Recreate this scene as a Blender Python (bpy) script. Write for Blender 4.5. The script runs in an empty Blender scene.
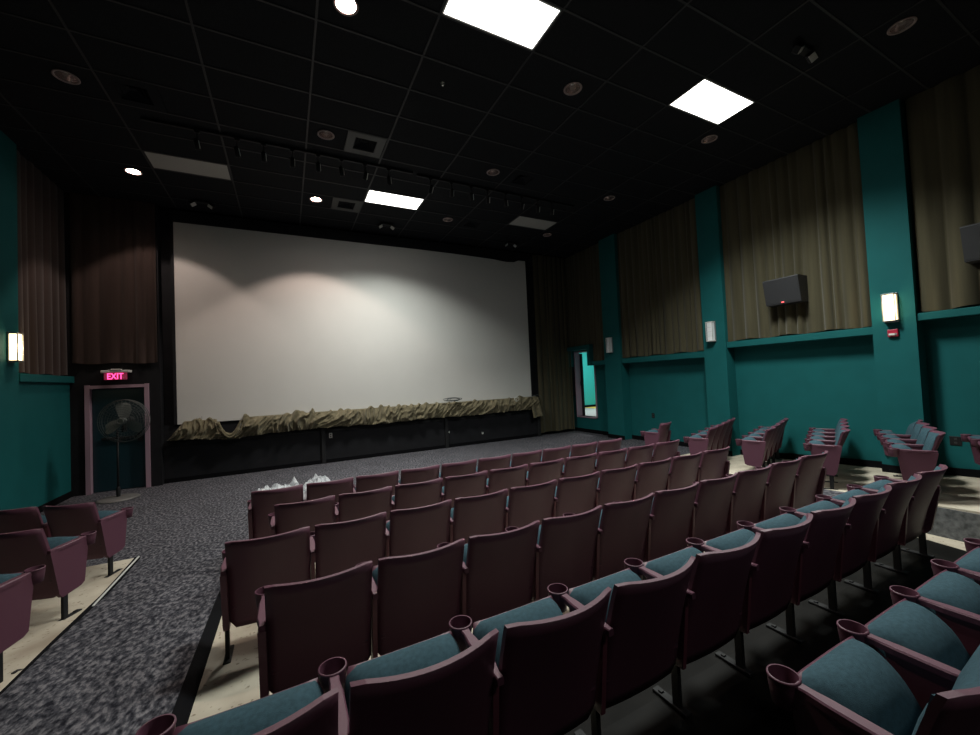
import bpy, math, random
from mathutils import Vector, Matrix, noise

scene = bpy.context.scene
C = scene.collection
R = math.radians
random.seed(7)

# ------------------------------------------------------------------ camera
E = 1.86            # eye height above the flat front floor
CEIL = 5.81
yaw, pitch, roll = 0.474000088, 0.029115836, -0.044895847
cy, sy, cp, sp = math.cos(yaw), math.sin(yaw), math.cos(pitch), math.sin(pitch)
fwd = Vector((sy * cp, cy * cp, sp))
rt = Vector((cy, -sy, 0))
upv = rt.cross(fwd)
r2 = math.cos(roll) * rt + math.sin(roll) * upv
u2 = -math.sin(roll) * rt + math.cos(roll) * upv
cam_d = bpy.data.cameras.new('camera')
cam_d.sensor_fit = 'HORIZONTAL'
cam_d.sensor_width = 36.0
cam_d.lens = 396.94 / 980 * 36
cam_d.clip_start = 0.03
cam = bpy.data.objects.new('camera', cam_d)
C.objects.link(cam)
m3 = Matrix((r2, u2, -fwd)).transposed()
cam.matrix_world = Matrix.Translation((0, 0, E)) @ m3.to_4x4()
scene.camera = cam

# ------------------------------------------------------------------ world, exposure
w = bpy.data.worlds.new('world')
scene.world = w
w.use_nodes = True
w.node_tree.nodes['Background'].inputs[0].default_value = (0.6, 0.7, 0.8, 1)
w.node_tree.nodes['Background'].inputs[1].default_value = 0.0
scene.view_settings.view_transform = 'Standard'
scene.view_settings.look = 'None'
scene.view_settings.gamma = 1
scene.view_settings.use_curve_mapping = False
scene.view_settings.exposure = 1.3
TROFFER = 2.5       # radiance of the lit fluorescent diffusers as seen
TROFFER_W = 60.0    # watts of each lit panel, thrown downwards by its prismatic lens
CAN_W = 80.0        # watts of the lit downlights

# ------------------------------------------------------------------ materials
def srgb(r, g, b):
    f = lambda c: (c / 255) / 12.92 if c / 255 <= .04045 else ((c / 255 + .055) / 1.055) ** 2.4
    return (f(r), f(g), f(b), 1)

def new_mat(name):
    m = bpy.data.materials.new(name)
    m.use_nodes = True
    nt = m.node_tree
    return m, nt, nt.nodes['Principled BSDF']

def mat(name, col, rough=.6, metal=0, noise=0.0, scale=8, bump=0.0, bscale=60, spec=.5, stretch=None, emit=None, es=0):
    m, nt, b = new_mat(name)
    b.inputs['Roughness'].default_value = rough
    b.inputs['Metallic'].default_value = metal
    b.inputs['Specular IOR Level'].default_value = spec
    if len(col) == 3:
        col = (*col, 1)
    b.inputs['Base Color'].default_value = col
    if noise or bump:
        tc = nt.nodes.new('ShaderNodeTexCoord')
        mp = nt.nodes.new('ShaderNodeMapping')
        nt.links.new(tc.outputs['Object'], mp.inputs[0])
        if stretch:
            mp.inputs['Scale'].default_value = stretch
    if noise:
        n = nt.nodes.new('ShaderNodeTexNoise')
        n.inputs['Scale'].default_value = scale
        n.inputs['Detail'].default_value = 6
        nt.links.new(mp.outputs[0], n.inputs['Vector'])
        cr = nt.nodes.new('ShaderNodeValToRGB')
        cr.color_ramp.elements[0].position = .3
        cr.color_ramp.elements[1].position = .7
        cr.color_ramp.elements[0].color = tuple(c * (1 - noise) for c in col[:3]) + (1,)
        cr.color_ramp.elements[1].color = tuple(min(1, c * (1 + noise)) for c in col[:3]) + (1,)
        nt.links.new(n.outputs[0], cr.inputs[0])
        nt.links.new(cr.outputs[0], b.inputs['Base Color'])
    if bump:
        n2 = nt.nodes.new('ShaderNodeTexNoise')
        n2.inputs['Scale'].default_value = bscale
        nt.links.new(mp.outputs[0], n2.inputs['Vector'])
        bp = nt.nodes.new('ShaderNodeBump')
        bp.inputs['Strength'].default_value = bump
        bp.inputs['Distance'].default_value = .01
        nt.links.new(n2.outputs[0], bp.inputs['Height'])
        nt.links.new(bp.outputs[0], b.inputs['Normal'])
    if emit:
        b.inputs['Emission Color'].default_value = (*emit, 1)
        b.inputs['Emission Strength'].default_value = es
    return m

M = {}
M['plum'] = mat('plum_plastic', (.098, .034, .056), .5, bump=.12, bscale=400, spec=.5)
M['plum_metal'] = mat('plum_painted_metal', (.13, .038, .055), .42)
M['blue'] = mat('blue_fabric', (.034, .072, .092), .9, noise=.18, scale=60, bump=.3, bscale=500, spec=.2)
M['teal'] = mat('teal_paint', (.008, .098, .102), .7, noise=.06, scale=3, bump=.06, bscale=120, spec=.15)
M['black_wall'] = mat('black_paint', (.010, .010, .012), .75, noise=.2, scale=4, spec=.2)
M['black'] = mat('black_metal', (.012, .012, .013), .6, spec=.25)
M['black_rubber'] = mat('black_vinyl_edge', (.004, .004, .005), .9, spec=.08)
M['tile'] = mat('black_ceiling_tile', (.0105, .011, .0135), .85, noise=.15, scale=40, bump=.2, bscale=160, spec=.15)
M['tbar'] = mat('dark_grey_ceiling_bar', (.017, .017, .019), .6)
M['vent'] = mat('dark_grey_vent', (.032, .032, .031), .55)
M['screen'] = mat('white_screen', (.60, .585, .56), .95, noise=.02, scale=1.2, spec=.05)
M['lilac'] = mat('lilac_paint', (.36, .24, .30), .5)
M['door'] = mat('dark_blue_door', (.006, .026, .036), .4)
M['chrome'] = mat('chrome', (.7, .68, .66), .18, 1)
M['reflector'] = mat('reflector', (.62, .52, .50), .25, .75)
M['trim_ring'] = mat('pale_rose_ring', (.30, .22, .21), .4)
M['white_trim'] = mat('white_enamel', (.6, .6, .58), .4)
M['panel_off'] = mat('unlit_acrylic_panel', (.40, .385, .36), .45)
M['grey_metal'] = mat('grey_metal', (.25, .25, .25), .4, .6)
M['fan_blade'] = mat('grey_fan_blade', (.17, .18, .17), .4)
M['fan_base'] = mat('fan_base_grey', (.12, .115, .11), .5)
M['wire'] = mat('grey_wire', (.09, .10, .10), .45, .3)
M['speaker'] = mat('charcoal_speaker', (.018, .018, .021), .6, bump=.3, bscale=500)
M['red'] = mat('red_plastic', (.42, .02, .05), .35)
M['white'] = mat('white_plastic', (.65, .65, .62), .4)
M['yellow'] = mat('yellow_strip', (.75, .52, .10), .6)
M['hall_teal'] = mat('hall_teal_paint', (.03, .40, .385), .6)
M['hall_floor'] = mat('hall_grey_floor', (.42, .42, .42), .6, noise=.2, scale=20)
M['dark_lens'] = mat('dark_glass_lens', (.02, .02, .02), .1)
M['troffer_on'] = mat('lit_diffuser', (.9, .9, .9), .5, emit=(1.0, .975, .92), es=TROFFER)
M['can_on'] = mat('lit_bulb', (.9, .8, .75), .5, emit=(1.0, .86, .76), es=30)
M['sconce_on'] = mat('lit_sconce_shade', (.9, .8, .6), .5, emit=(1.0, .80, .45), es=1.6)
M['sconce_on_edge'] = mat('lit_sconce_side', (.9, .8, .6), .5, emit=(1.0, .70, .30), es=.7)
M['sconce_off'] = mat('unlit_sconce_shade', (.78, .80, .82), .4)
M['exit_red'] = mat('exit_letter_light', (.9, .05, .2), .5, emit=(1.0, .05, .22), es=1.5)
M['exit_box'] = mat('exit_box_face', (.10, .03, .045), .5, emit=(1.0, .05, .2), es=.06)
M['led'] = mat('red_led', (.8, .1, .1), .5, emit=(1, .1, .1), es=1.0)

def carpet_mat():
    m, nt, b = new_mat('grey_speckled_carpet')
    b.inputs['Roughness'].default_value = .95
    b.inputs['Specular IOR Level'].default_value = .1
    tc = nt.nodes.new('ShaderNodeTexCoord')
    mp = nt.nodes.new('ShaderNodeMapping')
    mp.inputs['Scale'].default_value = (1, .55, 1)
    mp.inputs['Rotation'].default_value = (0, 0, .35)
    nt.links.new(tc.outputs['Object'], mp.inputs[0])
    n = nt.nodes.new('ShaderNodeTexNoise')
    n.inputs['Scale'].default_value = 34
    n.inputs['Detail'].default_value = 4
    n.inputs['Roughness'].default_value = .6
    nt.links.new(mp.outputs[0], n.inputs['Vector'])
    cr = nt.nodes.new('ShaderNodeValToRGB')
    e = cr.color_ramp.elements
    e[0].position = .36; e[0].color = (.016, .016, .022, 1)
    e[1].position = .64; e[1].color = (.21, .20, .215, 1)
    k = e.new(.5); k.color = (.075, .075, .088, 1)
    nt.links.new(n.outputs[0], cr.inputs[0])
    n2 = nt.nodes.new('ShaderNodeTexNoise')
    n2.inputs['Scale'].default_value = 3.5
    nt.links.new(mp.outputs[0], n2.inputs['Vector'])
    mx = nt.nodes.new('ShaderNodeMix'); mx.data_type = 'RGBA'; mx.blend_type = 'MULTIPLY'
    mx.inputs[0].default_value = .5
    nt.links.new(cr.outputs[0], mx.inputs[6]); nt.links.new(n2.outputs[0], mx.inputs[7])
    nt.links.new(mx.outputs[2], b.inputs['Base Color'])
    bp = nt.nodes.new('ShaderNodeBump'); bp.inputs['Strength'].default_value = .6; bp.inputs['Distance'].default_value = .012
    nt.links.new(n.outputs[0], bp.inputs['Height']); nt.links.new(bp.outputs[0], b.inputs['Normal'])
    return m

def cream_mat():
    m, nt, b = new_mat('cream_painted_concrete')
    b.inputs['Roughness'].default_value = .6
    b.inputs['Specular IOR Level'].default_value = .3
    tc = nt.nodes.new('ShaderNodeTexCoord')
    n = nt.nodes.new('ShaderNodeTexNoise'); n.inputs['Scale'].default_value = 2.2; n.inputs['Detail'].default_value = 8
    nt.links.new(tc.outputs['Object'], n.inputs['Vector'])
    cr = nt.nodes.new('ShaderNodeValToRGB')
    e = cr.color_ramp.elements
    e[0].position = .3; e[0].color = (.30, .25, .19, 1)
    e[1].position = .62; e[1].color = (.52, .47, .38, 1)
    nt.links.new(n.outputs[0], cr.inputs[0])
    v = nt.nodes.new('ShaderNodeTexNoise'); v.inputs['Scale'].default_value = 26; v.inputs['Detail'].default_value = 2
    nt.links.new(tc.outputs['Object'], v.inputs['Vector'])
    c2 = nt.nodes.new('ShaderNodeValToRGB')
    c2.color_ramp.elements[0].position = .28; c2.color_ramp.elements[0].color = (.35, .3, .25, 1)
    c2.color_ramp.elements[1].position = .36; c2.color_ramp.elements[1].color = (1, 1, 1, 1)
    nt.links.new(v.outputs[0], c2.inputs[0])
    mx = nt.nodes.new('ShaderNodeMix'); mx.data_type = 'RGBA'; mx.blend_type = 'MULTIPLY'; mx.inputs[0].default_value = .8
    nt.links.new(cr.outputs[0], mx.inputs[6]); nt.links.new(c2.outputs[0], mx.inputs[7])
    nt.links.new(mx.outputs[2], b.inputs['Base Color'])
    return m

def cloth_mat(name, a, bcol, sc=(1, 1, .05)):
    m, nt, b = new_mat(name)
    b.inputs['Roughness'].default_value = .9
    b.inputs['Specular IOR Level'].default_value = .15
    b.inputs['Sheen Weight'].default_value = .15
    tc = nt.nodes.new('ShaderNodeTexCoord'); mp = nt.nodes.new('ShaderNodeMapping')
    mp.inputs['Scale'].default_value = sc
    nt.links.new(tc.outputs['Object'], mp.inputs[0])
    n = nt.nodes.new('ShaderNodeTexNoise'); n.inputs['Scale'].default_value = 9; n.inputs['Detail'].default_value = 5
    nt.links.new(mp.outputs[0], n.inputs['Vector'])
    cr = nt.nodes.new('ShaderNodeValToRGB')
    cr.color_ramp.elements[0].position = .3; cr.color_ramp.elements[0].color = (*a, 1)
    cr.color_ramp.elements[1].position = .7; cr.color_ramp.elements[1].color = (*bcol, 1)
    nt.links.new(n.outputs[0], cr.inputs[0]); nt.links.new(cr.outputs[0], b.inputs['Base Color'])
    return m

M['carpet'] = carpet_mat()
M['cream'] = cream_mat()
M['riser'] = mat('grey_riser_carpet', (.11, .115, .12), .95, noise=.45, scale=18, spec=.1)
M['shade_floor'] = mat('shade_painted_floor', (.006, .0055, .005), .6, noise=.5, scale=5, spec=.08)  # seat shade behind the fifth row, painted into the floor colour
M['curtain'] = cloth_mat('olive_curtain', (.048, .042, .024), (.080, .070, .042))
M['curtain_dark'] = cloth_mat('brown_curtain', (.030, .019, .016), (.05, .033, .028))
M['drape'] = cloth_mat('khaki_drape', (.10, .085, .050), (.18, .152, .096), (1, 1, 1))

def plastic_mat():
    m, nt, b = new_mat('clear_plastic_sheet')
    b.inputs['Base Color'].default_value = (.85, .87, .9, 1)
    b.inputs['Roughness'].default_value = .12
    b.inputs['Alpha'].default_value = .5
    b.inputs['Specular IOR Level'].default_value = .9
    return m
M['plastic'] = plastic_mat()

# ------------------------------------------------------------------ mesh helpers
class MB:
    def __init__(s):
        s.v = []; s.f = []; s.sm = []
    def add(s, vs, fs, smooth=False, mtx=None):
        o = len(s.v)
        for p in vs:
            p = Vector(p)
            if mtx is not None:
                p = mtx @ p
            s.v.append(tuple(p))
        for f in fs:
            s.f.append(tuple(i + o for i in f)); s.sm.append(smooth)
        return s
    def box(s, x0, x1, y0, y1, z0, z1, bev=0.0, mtx=None):
        if x0 > x1: x0, x1 = x1, x0
        if y0 > y1: y0, y1 = y1, y0
        if z0 > z1: z0, z1 = z1, z0
        if not bev:
            vs = [(x0, y0, z0), (x1, y0, z0), (x1, y1, z0), (x0, y1, z0), (x0, y0, z1), (x1, y0, z1), (x1, y1, z1), (x0, y1, z1)]
            fs = [(0, 3, 2, 1), (4, 5, 6, 7), (0, 1, 5, 4), (1, 2, 6, 5), (2, 3, 7, 6), (3, 0, 4, 7)]
            return s.add(vs, fs, False, mtx)
        # octagonal-section chamfer on vertical + horizontal edges
        b = bev
        def ring(z, i):
            return [(x0 + b + i, y0 + i, z), (x1 - b - i, y0 + i, z), (x1 - i, y0 + b + i, z), (x1 - i, y1 - b - i, z),
                    (x1 - b - i, y1 - i, z), (x0 + b + i, y1 - i, z), (x0 + i, y1 - b - i, z), (x0 + i, y0 + b + i, z)]
        vs = ring(z0, b * .6) + ring(z0 + b, 0) + ring(z1 - b, 0) + ring(z1, b * .6)
        fs = [tuple(range(7, -1, -1)), tuple(range(24, 32))]
        for k in range(3):
            for i in range(8):
                j = (i + 1) % 8
                fs.append((k * 8 + i, k * 8 + j, k * 8 + 8 + j, k * 8 + 8 + i))
        return s.add(vs, fs, False, mtx)
    def prism(s, poly, axis, a, b, mtx=None):
        """poly of 2-D points extruded along axis; axis 'x': poly=(y,z); 'y': (x,z); 'z': (x,y)"""
        def P(p, t):
            return {'x': (t, p[0], p[1]), 'y': (p[0], t, p[1]), 'z': (p[0], p[1], t)}[axis]
        n = len(poly)
        vs = [P(p, a) for p in poly] + [P(p, b) for p in poly]
        fs = [tuple(range(n - 1, -1, -1)), tuple(range(n, 2 * n))] + [(i, (i + 1) % n, n + (i + 1) % n, n + i) for i in range(n)]
        return s.add(vs, fs, False, mtx)
    def lathe(s, prof, n=20, c=(0, 0, 0), mtx=None, smooth=True, closed=False, caps=False):
        """prof list of (r,z)"""
        vs = []
        for r, z in prof:
            for i in range(n):
                a = 2 * math.pi * i / n
                vs.append((c[0] + r * math.cos(a), c[1] + r * math.sin(a), c[2] + z))
        fs = []
        m = len(prof)
        for k in range(m if closed else m - 1):
            k2 = (k + 1) % m
            for i in range(n):
                j = (i + 1) % n
                fs.append((k * n + i, k * n + j, k2 * n + j, k2 * n + i))
        if not closed:
            if caps and prof[0][0] > 1e-6: fs.append(tuple(range(n - 1, -1, -1)))
            if caps and prof[-1][0] > 1e-6: fs.append(tuple((m - 1) * n + i for i in range(n)))
        return s.add(vs, fs, smooth, mtx)
    def tube(s, pts, r, n=6, closed=False, mtx=None):
        pts = [Vector(p) for p in pts]
        vs = []; m = len(pts)
        for k, p in enumerate(pts):
            if closed:
                t = pts[(k + 1) % m] - pts[k - 1]
            else:
                t = pts[min(k + 1, m - 1)] - pts[max(k - 1, 0)]
            t.normalize()
            a = t.orthogonal().normalized() if abs(t.z) > .95 else t.cross(Vector((0, 0, 1))).normalized()
            b = t.cross(a)
            for i in range(n):
                an = 2 * math.pi * i / n
                vs.append(p + a * (r * math.cos(an)) + b * (r * math.sin(an)))
        fs = []
        for k in range(m if closed else m - 1):
            k2 = (k + 1) % m
            for i in range(n):
                j = (i + 1) % n
                fs.append((k * n + i, k * n + j, k2 * n + j, k2 * n + i))
        if not closed:
            fs.append(tuple(range(n - 1, -1, -1))); fs.append(tuple((m - 1) * n + i for i in range(n)))
        return s.add(vs, fs, True, mtx)
    def grid(s, nu, nv, fn, smooth=True, mtx=None, closed_u=False):
        vs = [fn(i / (nu if closed_u else nu - 1), j / (nv - 1)) for j in range(nv) for i in range(nu)]
        fs = []
        for j in range(nv - 1):
            for i in range(nu if closed_u else nu - 1):
                i2 = (i + 1) % nu
                fs.append((j * nu + i, j * nu + i2, (j + 1) * nu + i2, (j + 1) * nu + i))
        return s.add(vs, fs, smooth, mtx)
    def mesh(s, name, material):
        me = bpy.data.meshes.new(name)
        me.from_pydata(s.v, [], s.f)
        me.materials.append(material)
        me.polygons.foreach_set('use_smooth', s.sm)
        me.update()
        return me
    def build(s, name, material, parent=None, loc=None):
        return obj(name, s.mesh(name, material), parent, loc)

def obj(name, me, parent=None, loc=None):
    o = bpy.data.objects.new(name, me)
    C.objects.link(o)
    if parent is not None: o.parent = parent
    if loc is not None: o.location = loc
    return o

def tag(o, label, cat, group=None, kind=None):
    o['label'] = label; o['category'] = cat
    if group: o['group'] = group
    if kind: o['kind'] = kind
    return o

def struct(o):
    o['kind'] = 'structure'
    return o

def empty(name, loc, rz=0, label=None, cat=None, group=None):
    o = bpy.data.objects.new(name, None)
    o.empty_display_size = .1
    C.objects.link(o)
    o.location = loc; o.rotation_euler = (0, 0, rz)
    if label: tag(o, label, cat, group)
    return o

def add_shell(mb, outer, inner):
    nu, nv = outer[0], outer[1]
    vs, fs = shell(outer, inner)
    mb.add(vs, fs, True)
    k = 2 * (nu - 1) * (nv - 1)
    mb.sm[-(len(fs) - k):] = [False] * (len(fs) - k)

def shell(outer, inner):
    """closed solid between two equal grids (nu,nv,list)"""
    nu, nv, a = outer; b = inner[2]
    vs = list(a) + list(b); o = len(a); fs = []
    for j in range(nv - 1):
        for i in range(nu - 1):
            k = j * nu + i
            fs.append((k, k + 1, k + nu + 1, k + nu)); fs.append((o + k, o + k + nu, o + k + nu + 1, o + k + 1))
    for i in range(nu - 1):
        fs.append((i, o + i, o + i + 1, i + 1)); k = (nv - 1) * nu + i; fs.append((k, k + 1, o + k + 1, o + k))
    for j in range(nv - 1):
        k = j * nu; fs.append((k, k + nu, o + k + nu, o + k)); k = j * nu + nu - 1; fs.append((k, o + k, o + k + nu, k + nu))
    return vs, fs

ORD = ['', 'first', 'second', 'third', 'fourth', 'fifth', 'sixth', 'seventh', 'eighth', 'ninth', 'tenth']

# ------------------------------------------------------------------ floor
PROF = [(-4.0, .14), (.6, .14), (1.0, .15), (1.5, .188), (2.39, .143), (3.27, .103), (4.16, .06), (5.0, .004), (5.3, 0), (11.2, 0)]
def F(y):
    for (a, za), (b, zb) in zip(PROF, PROF[1:]):
        if a <= y <= b:
            return za + (zb - za) * (y - a) / (b - a)
    return PROF[0][1] if y < 0 else 0

def strip(name, x0, x1, y0, y1, m, d0=0.0, d1=None, depth=.5):
    """floor strip following the profile; d0/d1 = height offsets (functions or numbers) at the two sides"""
    d1 = d0 if d1 is None else d1
    fa = d0 if callable(d0) else (lambda y: d0)
    fb = d1 if callable(d1) else (lambda y: d1)
    ys = sorted({y0, y1} | {p[0] for p in PROF if y0 < p[0] < y1})
    mb = MB(); vs = []; fs = []
    for y in ys:
        vs += [(x0, y, F(y) + fa(y)), (x1, y, F(y) + fb(y)), (x1, y, -depth), (x0, y, -depth)]
    n = len(ys)
    for k in range(n - 1):
        a = 4 * k; b = a + 4
        fs += [(a, a + 1, b + 1, b), (a + 1, a + 2, b + 2, b + 1), (a + 2, a + 3, b + 3, b + 2), (a + 3, a, b, b + 3)]
    fs += [(3, 2, 1, 0), (4 * n - 4, 4 * n - 3, 4 * n - 2, 4 * n - 1)]
    mb.add(vs, fs)
    return struct(mb.build(name, m))

aisle = lambda y: .05 * max(0, min(1, (5.4 - y) / 1.8))
strip('floor', -3.95, 8.85, 5.95, 11.2, M['carpet'])
strip('floor', -1.54, 6.62, 5.30, 5.95, M['carpet'])
strip('floor', -1.54, -.585, -4, 5.30, M['carpet'], aisle)
strip('floor', 5.25, 6.62, 2.05, 5.30, M['carpet'])
strip('floor', -3.95, -1.59, -4, 5.95, M['cream'], .012)
strip('floor', -.51, 5.25, 1.62, 5.30, M['cream'])
strip('floor', -.51, 5.25, -4, 1.62, M['shade_floor'])
strip('floor', 6.62, 8.85, -4, 5.95, M['cream'])
# sunken floor of the right-hand aisle next to the raised right bank
struct(MB().box(5.25, 6.62, -4, 2.05, -.5, E - 2.03).build('floor', M['cream']))
struct(MB().box(6.600, 6.618, -4, 1.93, E - 2.03, F(1.8) - .012).build('trim_6', M['riser']))
strip('trim_1', -1.59, -1.54, -4, 5.95, M['black_rubber'], .018, .012)
strip('trim_2', -.585, -.51, -4, 5.30, M['black_rubber'], aisle, .002)
nos = MB(); nos.add([(-1.562, 4.75, F(4.75) + .016), (-1.548, 4.75, F(4.75) + .016), (-1.548, 5.95, .014), (-1.562, 5.95, .014),
                     (-1.562, 4.75, F(4.75) + .022), (-1.548, 4.75, F(4.75) + .022), (-1.548, 5.95, .022), (-1.562, 5.95, .022)],
                    [(0, 3, 2, 1), (4, 5, 6, 7), (0, 1, 5, 4), (1, 2, 6, 5), (2, 3, 7, 6), (3, 0, 4, 7)])
struct(nos.build('trim_3', M['white_trim']))

# ------------------------------------------------------------------ walls
YF = 10.5
XL, XR = -3.62, 8.33            # pilaster faces
# front wall
mb = MB()
mb.box(-2.31, 7.10, YF, YF + .35, 0, E - .67)               # stage face under the screen
struct(mb.build('wall_front', M['black_wall'])); mb = MB()
mb.box(-2.31, 8.85, YF + .08, YF + .35, E - .67, CEIL)
struct(mb.build('wall_front', M['black_wall'])); mb = MB()
mb.box(7.10, 8.85, YF + .25, YF + .35, 0, E - .67)
struct(mb.build('wall_front', M['black_wall'])); mb = MB()
# wall round the exit door, left of the screen
DX0, DX1, DT = -3.44, -2.50, E + .215
mb.box(-3.95, DX0, 10.34, YF + .35, 0, DT)
mb.box(DX1, -2.31, 10.34, YF + .35, 0, DT)
mb.box(-3.95, -2.31, 10.34, YF + .35, DT, CEIL)
struct(mb.build('wall_front', M['black_wall']))
for x in (.75, 3.925, 7.0):
    struct(MB().box(x - .045, x + .045, YF - .06, YF, 0, E - 1.0, .006).build('trim_4', M['black']))
struct(MB().box(-2.31, 7.0, YF - .025, YF, 0, .09).build('baseboard_front', M['black_rubber']))
struct(MB().box(-2.3, 7.0, YF - .02, YF + .0, E - 1.1, E - 1.04).build('trim_5', M['black']))

# right wall with the opening to the lit hall
OY0, OY1, OZ0, OZ1 = 9.60, 10.55, E - 1.36, E + .765
mb = MB()
WX = 8.62
mb.box(WX, WX + .2, -4, OY0, -.4, CEIL)
mb.box(WX, WX + .2, OY1, 10.85, -.4, CEIL)
mb.box(WX, WX + .2, OY0, OY1, -.4, OZ0)
mb.box(WX, WX + .2, OY0, OY1, OZ1, CEIL)
struct(mb.build('wall_right', M['teal']))
mb = MB(); mb.box(-3.99, -3.80, -4, 10.85, E + .3, CEIL)
struct(mb.build('wall_left', M['teal'])); mb = MB().box(-3.99, -3.665, -4, 10.34, -.4, E + .3)
struct(mb.build('wall_left', M['teal']))
struct(MB().box(-3.99, 8.85, -4.2, -4, -.4, CEIL).build('wall_back', M['black_wall']))

PIL = [(8.21, 8.84), (5.21, 5.71), (2.33, 2.83), (-.62, -.10)]
for k, (a, b) in enumerate(PIL):
    struct(MB().box(XR, WX + .01, a, b, -.3, CEIL).build('trim_%d' % (10 + k), M['teal']))
for k, (a, b) in enumerate([(8.08, 8.63), (5.2, 5.75), (2.3, 2.85)]):
    struct(MB().box(XL, -3.81, a, b, -.3, CEIL).build('trim_%d' % (15 + k), M['teal']))
LEDGE = [(8.84, 9.46, .28, .405), (5.71, 8.21, .27, .41), (2.83, 5.21, .435, .560), (-.10, 2.33, .580, .690), (-4, -.62, .70, .82)]
for k, (a, b, z0, z1) in enumerate(LEDGE):
    struct(MB().box(XR + .03, WX + .005, a, b, E + z0, E + z1, .008).build('trim_%d' % (20 + k), M['teal']))
for k, (a, b, z0, z1) in enumerate([(8.63, 10.35, .28, .405), (5.75, 8.08, .28, .41), (2.85, 5.2, .43, .56)]):
    struct(MB().box(-3.81, XL + .02, a, b, E + z0, E + z1, .008).build('trim_%d' % (26 + k), M['teal']))

def baseboard(name, x, side, spans):
    mb = MB()
    for a, b in spans:
        ys = sorted({a, b} | {p[0] for p in PROF if a < p[0] < b})
        for y0, y1 in zip(ys, ys[1:]):
            t = .018 * side
            vs = [(x, y0, F(y0)), (x + t, y0, F(y0)), (x + t, y1, F(y1)), (x, y1, F(y1)),
                  (x, y0, F(y0) + .11), (x + t, y0, F(y0) + .11), (x + t, y1, F(y1) + .11), (x, y1, F(y1) + .11)]
            mb.add(vs, [(0, 3, 2, 1), (4, 5, 6, 7), (0, 1, 5, 4), (1, 2, 6, 5), (2, 3, 7, 6), (3, 0, 4, 7)])
    return struct(mb.build(name, M['black_rubber']))
baseboard('baseboard_right', WX, -1, [(-4, -.62), (-.1, 2.33), (2.83, 5.21), (5.71, 8.21), (8.84, 10.7)])
baseboard('baseboard_left', -3.665, 1, [(-.1, 2.3), (2.85, 5.2), (5.75, 8.08), (8.63, 10.34)])
mb = MB()
for a, b in PIL: mb.box(XR - .018, XR, a - .0, b + .0, F(a) - .05, F((a + b) / 2) + .11)
struct(mb.build('baseboard_pilaster', M['black_rubber']))

# header box and lilac frame of the opening
mb = MB()
mb.box(XR - .02, WX + .01, OY0 - .14, 10.62, OZ1 + .04, E + .93, .01)
mb.box(XR - .02, WX + .01, OY0 - .14, OY0 - .02, E + .28, OZ1 + .05)
mb.box(XR - .02, WX + .01, 10.57, 10.68, E + .28, OZ1 + .05)
struct(mb.build('trim_30', M['teal']))
fr = struct(MB().box(WX - .02, WX + .19, OY1 - .03, OY1 + .01, OZ0, OZ1).box(WX - .02, WX + .02, OY0 - .03, OY0 + .02, OZ0 - .03, OZ1)
            .box(WX - .02, WX + .24, OY0 - .03, OY1, OZ0 - .03, OZ0).box(WX - .02, WX + .24, OY0, OY1, OZ1 - .02, OZ1 + .02).build('door_2', M['lilac']))
MB().box(WX + .19, WX + .25, OY1 - .10, OY1 - .01, OZ0, OZ1 - .05).box(WX + .16, WX + .19, OY1 - .09, OY1 - .04, E - .35, E - .22).build('door_edge', M['black'], fr)
# hall beyond
mb = MB()
mb.box(WX + .2, 12.2, 12.9, 13.0, OZ0 - .1, E + 1.6)
mb.box(12.2, 12.3, 7.5, 13.0, OZ0 - .1, E + 1.6)
mb.box(WX + .2, 12.2, 7.4, 7.5, OZ0 - .1, E + 1.6)
mb.box(WX + .2, WX + .24, 10.87, 12.9, OZ0 - .1, E + 1.6)
struct(mb.build('wall_hall', M['hall_teal']))
struct(MB().box(WX + .2, 12.3, 7.4, 13.0, OZ0 - .15, OZ0).build('floor', M['hall_floor']))
struct(MB().box(WX + .2, 12.3, 7.4, 13.0, E + 1.6, E + 1.7).build('ceiling_hall', M['white_trim']))
struct(MB().box(10.9, 12.2, 11.0, 12.9, OZ0, OZ0 + .012).build('trim_31', M['yellow']))
struct(MB().box(WX + .24, 12.19, 12.86, 12.9, OZ0, OZ0 + .10).box(12.16, 12.2, 7.5, 12.86, OZ0, OZ0 + .10).build('baseboard_hall', M['black_rubber']))
ha = bpy.data.lights.new('hall_lamp', 'AREA'); ha.energy = 42; ha.size = 1.2; ha.size_y = .6; ha.shape = 'RECTANGLE'; ha.color = (1, .98, .95)
ho = bpy.data.objects.new('hall_lamp', ha); ho.location = (10.4, 11.0, E + 1.58); C.objects.link(ho)

# ------------------------------------------------------------------ exit door, sign
dr = struct(MB().box(DX0 + .06, DX1 - .06, 10.42, 10.47, .01, DT - .07).build('door_1', M['door']))
fr = MB()
fr.box(DX0, DX0 + .055, 10.31, 10.48, 0, DT).box(DX1 - .055, DX1, 10.31, 10.48, 0, DT).box(DX0, DX1, 10.31, 10.48, DT - .06, DT)
fr.box(DX0 - .012, DX0 + .06, 10.305, 10.335, 0, DT + .01).box(DX1 - .06, DX1 + .012, 10.305, 10.335, 0, DT + .01)
fr.build('door_frame', M['lilac'], dr)
MB().box(DX0 + .2, DX1 - .2, 10.375, 10.42, 1.0, 1.05, .006).box(DX1 - .2, DX1 - .12, 10.38, 10.42, .94, 1.11).build('push_bar', M['black'], dr)

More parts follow.
